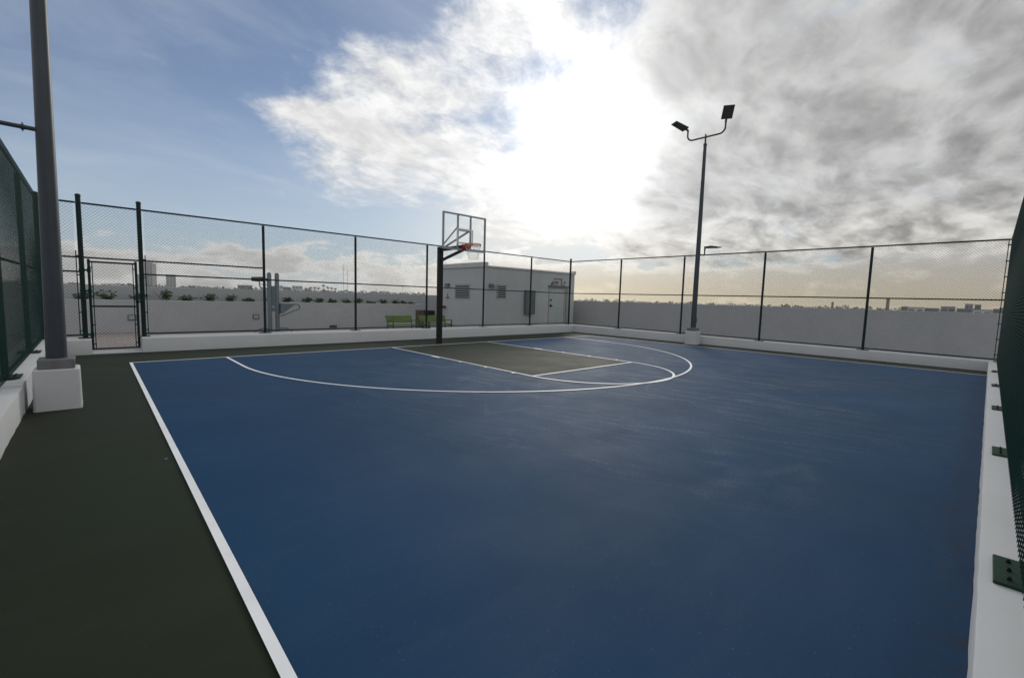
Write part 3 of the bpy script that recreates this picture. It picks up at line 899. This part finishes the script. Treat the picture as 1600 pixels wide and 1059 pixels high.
def vent(cx, cz, wv, hv, face):
    fr_ = MB(); vo = MB(); bl = MB()
    def bx(m, a0, a1, d0, d1, z0, z1):
        if face == 'front':
            m.box(cx + a0, cx + a1, Y0 - d1, Y0 - d0, z0, z1)
        else:
            m.box(X0 - d1, X0 - d0, cx + a0, cx + a1, z0, z1)
    z0, z1 = cz - hv / 2, cz + hv / 2
    b = .045
    bx(fr_, -wv / 2, wv / 2, -.01, .03, z1 - b, z1); bx(fr_, -wv / 2, wv / 2, -.01, .03, z0, z0 + b)
    bx(fr_, -wv / 2, -wv / 2 + b, -.01, .029, z0 + b, z1 - b); bx(fr_, wv / 2 - b, wv / 2, -.01, .029, z0 + b, z1 - b)
    f_ = fr_.build('vent_frame', M_LOUV, sd, off=O)
    bx(vo, -wv / 2 + b, wv / 2 - b, .001, .004, z0 + b, z1 - b)
    vo.build('vent_opening', M_VOID, f_, off=O)
    nb = 6
    for i in range(nb):
        zz = z0 + b + (z1 - z0 - 2 * b) * (i + .5) / nb
        bx(bl, -wv / 2 + b, wv / 2 - b, .005, .026, zz + .004, zz + .046)
    bl.build('louvre_blades', M_LOUV, f_, off=O)
vent(5.99, 1.87, 0.62, 0.66, 'front')
vent(5.68, 1.82, 1.22, 0.72, 'side')
for (a, z, face) in ((5.40, 2.11, 'front'), (6.92, 2.13, 'side')):
    m = MB(); q = MB()
    if face == 'front':
        m.box(a - .20, a + .04, Y0 - .12, Y0 - .0, z - .08, z + .08); q.box(a + .05, a + .20, Y0 - .08, Y0, z - .06, z + .05)
    else:
        m.box(X0 - .12, X0, a - .18, a + .12, z - .08, z + .08); q.box(X0 - .06, X0, a + .13, a + .24, z - .05, z + .05)
    o = m.build('wall_lamp', M_PANEL, sd, bevel=.01, off=O)
    q.build('junction_box', M_LOUV, o, off=O)
MB().box(7.52, 8.18, Y0 - .16, Y0, .78, 1.98).build('electrical_cabinet', M_PANEL, sd, bevel=.008, off=O)
# side sign with a dark round mark and a red bar
sg = MB().box(X0 - .012, X0, 6.72, 7.10, 1.43, 1.73).build('warning_sign', M_SIGNW, sd, off=O)
MB().box(X0 - .016, X0 - .0125, 6.76, 7.06, 1.46, 1.54).build('red_band', M_SIGNR, sg, off=O)
MB().tube([(X0 - .016, 6.91, 1.63), (X0 - .0125, 6.91, 1.63)], .055, 14).build('round_mark', M_VOID, sg, off=O)
vv = MB().tube([(X0, 7.10, 1.02), (X0 - .16, 7.10, 1.02), (X0 - .26, 7.05, 1.00)], [.055, .06, .075], 12).tube([(X0 - .16, 7.10, 1.02), (X0 - .16, 7.36, 1.02)], .05, 10)
vv.build('fire_hose_valve', M_REDV, sd, smooth=True, off=O)
# door
dr = MB().box(9.40, 10.56, Y0 - .02, Y0 + .01, .03, 2.10).build('door', M_DOOR, sd, bevel=.004, off=O)
MB().box(9.44, 9.53, Y0 - .07, Y0 - .021, 1.48, 1.56).build('deadbolt', M_VOID, dr, bevel=.006, off=O)
MB().tube([(9.49, Y0 - .02, 1.22), (9.49, Y0 - .05, 1.22)], .075, 14).tube([(9.49, Y0 - .075, 1.22), (9.64, Y0 - .075, 1.21)], .014, 8).tube([(9.49, Y0 - .04, 1.22), (9.49, Y0 - .085, 1.22)], .02, 8).build('lever_handle', M_VOID, dr, off=O)
df = MB().box(9.33, 9.395, Y0 - .035, Y0, 0, 2.17).box(10.57, 10.635, Y0 - .035, Y0, 0, 2.17).box(9.395, 10.57, Y0 - .0345, Y0, 2.105, 2.17)
df.build('door_frame', M_LOUV, sd, off=O)
MB().box(9.28, 10.86, Y0 - .09, Y0, 2.20, 2.29).build('drip_hood', M_PANEL, sd, bevel=.005, off=O)
MB().tube([(10.74, Y0 - .05, 0), (10.74, Y0 - .05, 2.195)], .03, 8).tube([(10.84, Y0 - .04, 0), (10.84, Y0 - .04, 2.195)], .018, 8).build('drain_pipe', M_LOUV, sd, off=O)
al = MB().box(9.66, 10.06, Y0 - .06, Y0, 2.36, 2.56).build('exit_light', M_SIGNW, sd, bevel=.008, off=O)
MB().box(9.71, 10.01, Y0 - .064, Y0 - .0605, 2.40, 2.52).build('red_panel', M_SIGNR, al, off=O)
MB().tube([(9.66, Y0 - .03, 2.45), (9.58, Y0 - .03, 2.45), (9.50, Y0 - .03, 2.30)], .045, 8).tube([(9.72, Y0 - .03, 2.56), (9.72, Y0 - .03, 2.66), (10.30, Y0 - .03, 2.66), (10.30, Y0 - .03, 2.33), (10.55, Y0 - .03, 2.33)], .020, 8).tube([(10.55, Y0 - .03, 2.48), (10.55, Y0 - .07, 2.48)], .05, 10).build('conduit', M_PANEL, sd, off=O)

# ------------------------------------------------------------------ parapet walls and planter
def wall(name, label, m):
    return tag(m.build(name, M_WALL, bevel=.012), label, 'wall')
wall('parapet_wall', 'long plain grey white parapet beyond the right fence', MB().box(12.0, 12.2, -13.2, 9.6, -.012, 1.525))
wall('parapet_wall', 'tall white rear parapet behind the row of shrubs', MB().box(-14.2, 11.99, 9.2, 9.4, -.012, 1.60))
wall('parapet_wall', 'left roof parapet seen through the left fence', MB().box(-14.2, -14.0, -13.2, 9.19, -.012, 1.58))
pl = thing('planter_wall', 'long low white planter wall holding the row of shrubs', 'planter', (-4.5, 8.2, 0))
MB().box(-13.98, 4.28, 8.2, 8.36, -.012, 1.115).box(4.12, 4.28, 8.36, 9.19, -.012, 1.115).build('wall', M_WALL, pl, bevel=.01, off=pl.location)
MB().box(-13.97, 4.11, 8.37, 9.19, .5, 1.03).build('soil', M_SOIL, pl, off=pl.location)
for x in (-7.27, -3.46):
    q = MB().box(x - .12, x + .12, 8.17, 8.199, .42, .62).build('step_light', M_GREY, pl, bevel=.006, off=pl.location)
    MB().box(x - .08, x + .08, 8.163, 8.1695, .46, .58).build('lens', M_LOUV, q, off=pl.location)
q = MB().box(-.52, -.21, 8.17, 8.199, .01, .12).build('louvre_light', M_PANEL, pl, off=pl.location)
MB().box(-.50, -.23, 8.163, 8.1695, .03, .05).box(-.50, -.23, 8.163, 8.1695, .07, .09).build('louvre_blades', M_VOID, q, off=pl.location)

# shrubs in the planter
def shrub_mesh(seed, w_, h_, lean=0.0):
    r = random.Random(seed)
    V = []; F = []
    nst = 16
    for s_ in range(nst):
        a = r.uniform(0, 2 * math.pi); sp = r.uniform(.25, 1.0)
        ex = Vector((math.cos(a) * w_ * .5 * sp + lean * h_, math.sin(a) * .30 * sp, h_ * r.uniform(.35, 1.0) * (1.15 - .55 * sp)))
        for k in range(11):
            t = r.uniform(.25, 1.0)
            c = Vector((ex.x * t, ex.y * t, ex.z * math.sin(t * 1.5) + .02))
            d_ = Vector((r.uniform(-1, 1), r.uniform(-1, 1), r.uniform(-.25, .8))).normalized()
            sd_ = d_.cross(Vector((r.uniform(-1, 1), r.uniform(-1, 1), r.uniform(-1, 1)))).normalized()
            L_ = r.uniform(.07, .13); wd_ = r.uniform(.018, .034)
            o = len(V)
            V += [c, c + d_ * L_ * .5 + sd_ * wd_, c + d_ * L_ + Vector((0, 0, -.02)), c + d_ * L_ * .5 - sd_ * wd_]
            F += [(o, o + 1, o + 2, o + 3)]
    m = MB(); m.add(V, F)
    st = MB()
    for s_ in range(6):
        a = r.uniform(0, 6.28)
        st.tube([(0, 0, -.03), (math.cos(a) * w_ * .16 + lean * h_ * .5, math.sin(a) * .1, h_ * .4), (math.cos(a) * w_ * .32 + lean * h_, math.sin(a) * .2, h_ * .75)], [.012, .009, .005], 5)
    return m, st
SH = [(-8.43, .62, .34), (-7.80, .78, .42), (-7.03, .74, .34), (-6.31, .86, .56), (-5.63, .68, .32), (-4.90, .78, .40), (-4.24, .56, .34), (-3.55, .50, .22), (-2.75, .42, .26),
      (-2.12, .50, .36), (-1.30, .62, .32), (-.72, .58, .27), (-.24, .42, .26), (.52, .50, .26), (1.05, .42, .34), (1.68, .48, .22), (2.40, .46, .30), (3.05, .50, .26), (3.52, .44, .24), (3.90, .36, .18)]
SN = ['leafy shrub in the white planter seen left of the gate, behind the gate post', 'spreading leafy shrub in the white planter seen through the gate', 'leafy shrub half hidden by the right gate post',
      'largest bright leafy shrub in the planter, first one right of the gate', 'second low shrub in the planter to the right of the gate', 'third shrub in the planter right of the gate, wide with a raised tip',
      'fourth shrub in the planter right of the gate', 'fifth shrub right of the gate, small and low', 'shrub in the planter just right of the grey exercise machine post',
      'shrub in the planter above the exercise machine seat', 'wide low shrub under the dark distant palms', 'next shrub right of the wide one under the distant palms', 'small shrub just left of the radio masts',
      'shrub in the planter under the twin radio masts', 'pointed small shrub just right of the fence post near the radio masts', 'low shrub left of the first green bench', 'upright shrub above the left end of the first green bench',
      'low shrub above the middle of the first green bench', 'low shrub above the right end of the first green bench', 'last and smallest shrub at the right end of the planter']
protos = {}
for i, ((x, w_, h_), lab) in enumerate(zip(SH, SN)):
    m, st = shrub_mesh(100 + i, w_, h_, rng.uniform(-.25, .25))
    t = thing('shrub', lab, 'shrub', (x, 8.78, 1.03), 0, 'shrubs in the white planter')
    st.build('stem', M_STEM, t)
    m.build('foliage', M_LEAF, t)

# ------------------------------------------------------------------ benches, bin, barbecue, exercise machine
def bench(loc, label, wdt):
    t = thing('garden_bench', label, 'bench', loc, 0, 'lime green benches')
    for x in (-wdt / 2, wdt / 2):
        a = MB()
        a.bar((x, -.48, 0), (x, -.46, .58), .04, .04)
        a.bar((x, .04, 0), (x, -.02, .40), .04, .04)
        a.bar((x, -.02, .40), (x, .13, .74), .035, .035)
        a.bar((x, -.47, .58), (x, .03, .55), .045, .03)
        a.bar((x, -.46, .37), (x, .0, .37), .035, .03)
        a.build('side_frame', M_LIME, t)
    s_ = MB()
    for k in range(5):
        y = -.44 + k * .098
        s_.box(-wdt / 2 - .03, wdt / 2 + .03, y - .043, y + .043, .39, .415)
    s_.build('seat', M_LIME, t, bevel=.004)
    b = MB()
    b.hexa([(-wdt / 2 - .02, -.01, .47), (wdt / 2 + .02, -.01, .47), (wdt / 2 + .02, .012, .47), (-wdt / 2 - .02, .012, .47),
            (-wdt / 2 - .05, .10, .745), (wdt / 2 + .05, .10, .745), (wdt / 2 + .05, .122, .745), (-wdt / 2 - .05, .122, .745)])
    b.build('backrest', M_LIME, t, bevel=.005)
    return t
b1 = bench((.60, 3.92, 0), 'left lime green bench in front of the white planter wall', 1.06)
b2 = bench((2.14, 3.92, 0), 'right lime green bench partly behind the black hoop post', 1.22)
lb = thing('litter_bin', 'tall brown slatted litter bin between the two green benches', 'litter bin', (2.17, 5.0, 0))
MB().box(-.14, .14, -.15, .15, 0.04, .90).build('body', M_WOOD, lb, bevel=.01)
MB().box(-.13, .13, -.14, .14, .0, .039).build('foot', M_DARK, lb)
MB().box(-.15, .15, -.16, .16, .901, .935).build('lid', M_WOOD, lb, bevel=.008)
bq = thing('barbecue', 'small black barbecue box standing behind the right green bench', 'barbecue', (2.60, 4.95, 0))
MB().tube([(0, 0, 0), (0, 0, .68)], .045, 10).build('pedestal', M_BLACK, bq)
fx = MB().box(-.20, .20, -.16, .16, .70, .80).build('fire_box', M_BLACK, bq, bevel=.01)
MB().box(-.21, .21, -.17, .17, .801, .925).build('lid', M_BLACK, bq, bevel=.03)
MB().box(-.22, .22, -.20, .20, .66, .698).build('shelf', M_LIME, bq)

ex = thing('exercise_machine', 'grey outdoor exercise machine with twin posts and a wedge seat behind the fence', 'exercise machine', (-3.27, 6.5, 0))
O = ex.location
for x in (-3.395, -3.13):
    MB().tube([(x, 6.5, 0), (x, 6.5, 2.19), (x, 6.5, 2.235), (x, 6.5, 2.25)], [.078, .078, .06, .02], 14).build('post', M_GREY, ex, smooth=True, off=O)
MB().box(-3.32, -3.205, 6.46, 6.54, 1.0, 1.75).box(-3.33, -3.19, 6.46, 6.54, .80, .95).build('link_plate', M_GREY, ex, off=O)
MB().tube([(-3.47, 6.46, 1.97), (-3.55, 6.45, 1.99)], .05, 10).tube([(-3.55, 6.45, 1.99), (-3.72, 6.45, 1.99)], .085, 12).tube([(-3.74, 6.45, 1.98), (-3.99, 6.45, 1.98)], [.09, .075], 12).build('grip_roller', M_DARK, ex, smooth=True, off=O)
MB().tube([(-3.74, 6.42, 1.95)] + [tuple(p) for p in arc((-3.62, 6.42, 1.78), .12, R(180), R(270), 6)] + [(-3.40, 6.45, 1.65)], .020, 8).tube([(-3.74, 6.42, 1.80), (-3.47, 6.45, 1.80)], .012, 6).build('handle_loop', M_GREY, ex, smooth=True, off=O)
MB().hexa([(-3.06, 6.30, .72), (-2.98, 6.30, .74), (-2.98, 6.70, .74), (-3.06, 6.70, .72), (-3.06, 6.30, 1.12), (-2.50, 6.34, 1.10), (-2.50, 6.66, 1.10), (-3.06, 6.70, 1.12)]).build('seat', M_GREY, ex, bevel=.02, off=O)
MB().tube([(-3.05, 6.38, .62), (-2.50, 6.38, .86)] + [tuple(p) for p in arc((-2.47, 6.38, .97), .11, R(-60), R(80), 8)] + [(-2.62, 6.38, 1.10)], .022, 8).build('foot_bar', M_GREY, ex, smooth=True, off=O)
for sx in (-1, 1):
    MB().tube([(-3.27 + sx * .10, 6.45, .16), (-3.27 + sx * .40, 6.45, .17), (-3.27 + sx * .58, 6.45, .10), (-3.27 + sx * .66, 6.45, .0)], .028, 8).build('foot', M_GREY, ex, smooth=True, off=O)
MB().box(-3.62, -2.92, 6.25, 6.75, 0, .05).build('base_plate', M_GREY, ex, bevel=.006, off=O)

# ------------------------------------------------------------------ the city beyond
def at(azd, D): return (CAM.x + D * math.sin(R(azd)), CAM.y + D * math.cos(R(azd)))
def zel(e_, D): return CAM.z + D * math.tan(R(e_))
GZ = -9.0
def far_building(name, label, a0, a1, e_, D, mat, depth=14, floors=0, cat='building', group=None, extra=None):
    am_ = (a0 + a1) / 2
    x, y = at(am_, D)
    wd_ = D * R(a1 - a0)
    t = thing(name, label, cat, (x, y, GZ), -R(am_), group)
    H = zel(e_, D) - GZ
    MB().box(-wd_ / 2, wd_ / 2, 0, depth, 0, H).build('wall', mat, t)
    MB().box(-wd_ / 2 - .15, wd_ / 2 + .15, -.15, depth + .15, H + .01, H + .5).build('roof', M_FGREY, t)
    for k in range(floors):
        z = H - (k + 1) * min(3.2, (H - 3) / max(1, floors)) + .6
        nw_ = max(2, int(wd_ / 3.2))
        wm = MB()
        for c_ in range(nw_):
            xx = -wd_ / 2 + wd_ * (c_ + .5) / nw_
            wm.box(xx - wd_ / nw_ * .33, xx + wd_ / nw_ * .33, -.12, .05, z, z + 1.6)
        wm.build('window_row', M_WIN, t)
    if extra:
        extra(t, wd_, H)
    return t
GT = 'distant buildings beyond the roof'
far_building('apartment_tower', 'tall grey tower on the horizon just right of the gate', 3.68, 4.42, 2.45, 800, M_TOWER, 20, 14, group=GT)
far_building('apartment_tower', 'narrow pale tower attached to the right of the tall grey one', 4.425, 4.72, 2.35, 802, M_TOWER2, 16, 0, group=GT)
far_building('apartment_tower', 'shorter square grey tower on the horizon right of the tall tower', 5.45, 6.25, 1.35, 800, M_TOWER, 18, 8, group=GT)
far_building('apartment_tower', 'grey tower showing between the gate and its right post', 3.05, 3.58, 1.25, 790, M_TOWER, 16, 8, group=GT)
for (a0, a1, e_, D, mt_, lb_) in (
        (1.0, 1.9, .22, 600, M_FWHITE, 'low white house on the horizon behind the gate'),
        (-1.6, -.5, .20, 600, M_FBRICK, 'low brown roof on the horizon left of the gate'),
        (7.6, 8.3, .30, 700, M_FWHITE, 'small white house on the horizon right of the square tower'),
        (11.6, 13.0, .55, 620, M_FGREY, 'grey flat roofed house on the horizon left of the exercise machine'),
        (15.1, 16.0, .62, 640, M_FWHITE, 'pale house just right of the exercise machine posts'),
        (16.0, 16.8, .50, 660, M_FGREY, 'grey house between two pale houses right of the exercise machine'),
        (16.9, 18.0, .66, 640, M_FWHITE, 'wide pale house left of the dark distant palms'),
        (26.8, 27.8, .28, 700, M_FWHITE, 'low white house on the horizon right of the radio masts'),
        (84.05, 84.50, .24, 380, M_FDARK, 'dark square hut at the left end of the industrial row'),
        (84.52, 85.65, .20, 390, M_FWHITE, 'long pale industrial shed beside the dark hut'),
        (85.7, 86.7, .16, 400, M_FDARK, 'dark industrial shed right of the long pale one'),
        (86.8, 87.75, .34, 410, M_FGREY, 'taller grey industrial block in the middle of the row'),
        (87.85, 88.8, .20, 400, M_FDARK, 'dark industrial shed under the rooftop tank'),
        (88.35, 88.85, .62, 430, M_FGREY, 'grey rooftop tank building, highest of the industrial row'),
        (88.95, 89.35, .58, 440, M_FBRICK, 'small brown block right of the rooftop tank'),
        (88.9, 90.05, .14, 390, M_FWHITE, 'pale industrial shed near the right end of the row'),
        (90.1, 91.1, .24, 380, M_FDARK, 'dark shed at the right end of the industrial row')):
    far_building('distant_building', lb_, a0, a1, e_, D, mt_, 12, 1, group=GT)
for (a, e_, D, wd_, lb_) in ((78.6, .50, 420, 1.6, 'short brown brick chimney on the right horizon'), (83.0, .92, 420, 2.2, 'taller brown brick chimney left of the industrial row')):
    x, y = at(a, D)
    t = thing('brick_chimney', lb_, 'chimney', (x, y, GZ), -R(a), 'brick chimneys')
    H = zel(e_, D) - GZ
    MB().hexa([(-wd_ / 2, -wd_ / 2, 0), (wd_ / 2, -wd_ / 2, 0), (wd_ / 2, wd_ / 2, 0), (-wd_ / 2, wd_ / 2, 0),
               (-wd_ * .42, -wd_ * .42, H), (wd_ * .42, -wd_ * .42, H), (wd_ * .42, wd_ * .42, H), (-wd_ * .42, wd_ * .42, H)]).build('stack', M_FBRICK, t)
    MB().box(-wd_ * .52, wd_ * .52, -wd_ * .52, wd_ * .52, H + .01, H + .5).build('cap', M_FDARK, t)
def mast(a, e_, D, wd_, ball, lb_):
    x, y = at(a, D)
    t = thing('radio_mast', lb_, 'radio mast', (x, y, GZ), 0, 'radio masts')
    H = zel(e_, D) - GZ
    m = MB()
    P = [(wd_ * math.cos(k * 2.094), wd_ * math.sin(k * 2.094)) for k in range(3)]
    for p in P:
        m.tube([(p[0], p[1], 0), (p[0], p[1], H)], .10, 4)
    k = 0; z = 0.0
    while z < H - 2.5:
        for i in range(3):
            p, q_ = P[i], P[(i + 1) % 3]
            m.tube([(p[0], p[1], z), (q_[0], q_[1], z + 2.5)], .07, 3)
        z += 2.5
    m.build('lattice', M_FGREY, t)
    if ball:
        MB().tube([(0, 0, H), (0, 0, H + .5), (0, 0, H + 1.3), (0, 0, H + 1.8)], [.2, .9, .9, .2], 8).build('antenna', M_FDARK, t)
    return t
mast(22.45, 3.45, 900, .45, False, 'tall slim lattice radio mast, left one of the pair')
mast(22.90, 2.60, 900, .50, True, 'shorter lattice radio mast with a dark antenna, right one of the pair')
for a, e_, lb_ in ((26.2, .75, 'short thin pole on the horizon between the masts and the benches'), (29.3, 1.15, 'taller thin pole on the horizon above the green bench')):
    x, y = at(a, 500)
    t = thing('utility_pole', lb_, 'pole', (x, y, GZ), 0, 'thin poles on the horizon')
    H = zel(e_, 500) - GZ
    MB().tube([(0, 0, 0), (0, 0, H)], [.22, .12], 6).build('shaft', M_FGREY, t)
    MB().box(-1.0, 1.0, -.08, .08, H - 1.2, H - 1.0).build('cross_arm', M_FGREY, t)

def clump(V, F, r, c, sx, sz, k, q):
    for _ in range(k):
        while True:
            p = Vector((r.uniform(-1, 1), r.uniform(-1, 1), r.uniform(-1, 1)))
            if p.length < 1: break
        p = Vector((p.x * sx, p.y * sx, p.z * sz)) + c
        a = Vector((r.uniform(-1, 1), r.uniform(-1, 1), r.uniform(-1, 1))).normalized() * q * r.uniform(.6, 1.3)
        b = a.cross(Vector((r.uniform(-1, 1), r.uniform(-1, 1), r.uniform(-1, 1)))).normalized() * q * r.uniform(.5, 1.1)
        o = len(V)
        V += [p - a, p + b, p + a, p - b]
        F.append((o, o + 1, o + 2, o + 3))
rt_ = random.Random(21)
V = []; F = []
az_ = -8.0
while az_ < 96:
    D = rt_.uniform(520, 900)
    if 18 < az_ < 32: eh = rt_.uniform(.22, .48)
    elif az_ < 18: eh = rt_.uniform(.10, .40)
    else: eh = rt_.uniform(-.02, .16) if rt_.random() < .86 else rt_.uniform(.15, .34)
    x, y = at(az_, D)
    top = zel(eh, D)
    s_ = rt_.uniform(3.0, 6.5)
    clump(V, F, rt_, Vector((x, y, top - s_ * .6)), s_, s_ * .62, 34, 1.0)
    clump(V, F, rt_, Vector((x + rt_.uniform(-4, 4), y, top - s_ * 1.9)), s_ * 1.3, s_ * 1.3, 30, 1.4)
    az_ += rt_.uniform(.14, .42)
far = MB(); far.v = [tuple(p) for p in V]; far.f = F
tag(far.build('distant_trees', M_FAR), 'far-off band of treetops along the horizon beyond the roof', 'trees', kind='stuff')
PT = ['first dark palm from the left on the horizon', 'second dark palm on the horizon', 'third dark palm on the horizon', 'fourth dark palm on the horizon', 'tallest dark palm in the horizon row',
      'sixth dark palm in the horizon row', 'seventh dark palm in the horizon row', 'last dark palm, just left of the radio masts']
for k, lb_ in enumerate(PT):
    a = 18.3 + k * .47 + rt_.uniform(-.08, .08); D = 430
    e_ = (.50, .62, .66, .60, .98, .74, .70, .62)[k]
    x, y = at(a, D)
    t = thing('palm_tree', lb_, 'palm tree', (x, y, GZ), rt_.uniform(0, 6), 'dark palms on the horizon')
    H = zel(e_, D) - GZ
    MB().tube([(0, 0, 0), (.2, 0, H * .5), (.1, 0, H - 1.6)], [.30, .22, .16], 6).build('trunk', M_TRUNK, t)
    fr_ = MB()
    for j in range(18):
        an = 2 * math.pi * j / 18 + rt_.uniform(-.2, .2); rl = rt_.uniform(1.6, 2.6); ri = rt_.uniform(.0, 1.5)
        c0 = Vector((.1, 0, H - 1.5)); d_ = Vector((math.cos(an), math.sin(an), 0)); sd_ = Vector((-d_.y, d_.x, 0))
        p1 = c0 + d_ * rl * .5 + Vector((0, 0, ri)); p2 = c0 + d_ * rl + Vector((0, 0, ri - rt_.uniform(.2, 1.4)))
        fr_.add([c0 - sd_ * .12, c0 + sd_ * .12, p1 + sd_ * .38, p1 - sd_ * .38, p2], [(0, 1, 2, 3), (3, 2, 4)])
    fr_.build('crown', M_FAR, t)

# thin sea haze
hm = bpy.data.materials.new('haze'); hm.use_nodes = True
hn = hm.node_tree; hn.nodes.clear()
pv = hn.nodes.new('ShaderNodeVolumePrincipled')
pv.inputs['Color'].default_value = (0.93, 0.94, 0.95, 1)
pv.inputs['Density'].default_value = HAZE
pv.inputs['Anisotropy'].default_value = 0.3
ho = hn.nodes.new('ShaderNodeOutputMaterial')
hn.links.new(pv.outputs[0], ho.inputs['Volume'])
tag(MB().box(-1060, 1060, -1060, 1060, -10, 62).build('haze', hm), kind='stuff')

scene.render.engine = 'CYCLES'
scene.cycles.max_bounces = 6
scene.cycles.diffuse_bounces = 3
scene.cycles.glossy_bounces = 3
scene.cycles.transparent_max_bounces = 12
scene.cycles.sample_clamp_indirect = 8.0
scene.cycles.use_denoising = True
scene.cycles.denoising_input_passes = 'RGB_ALBEDO_NORMAL'
scene.cycles.denoising_prefilter = 'ACCURATE'
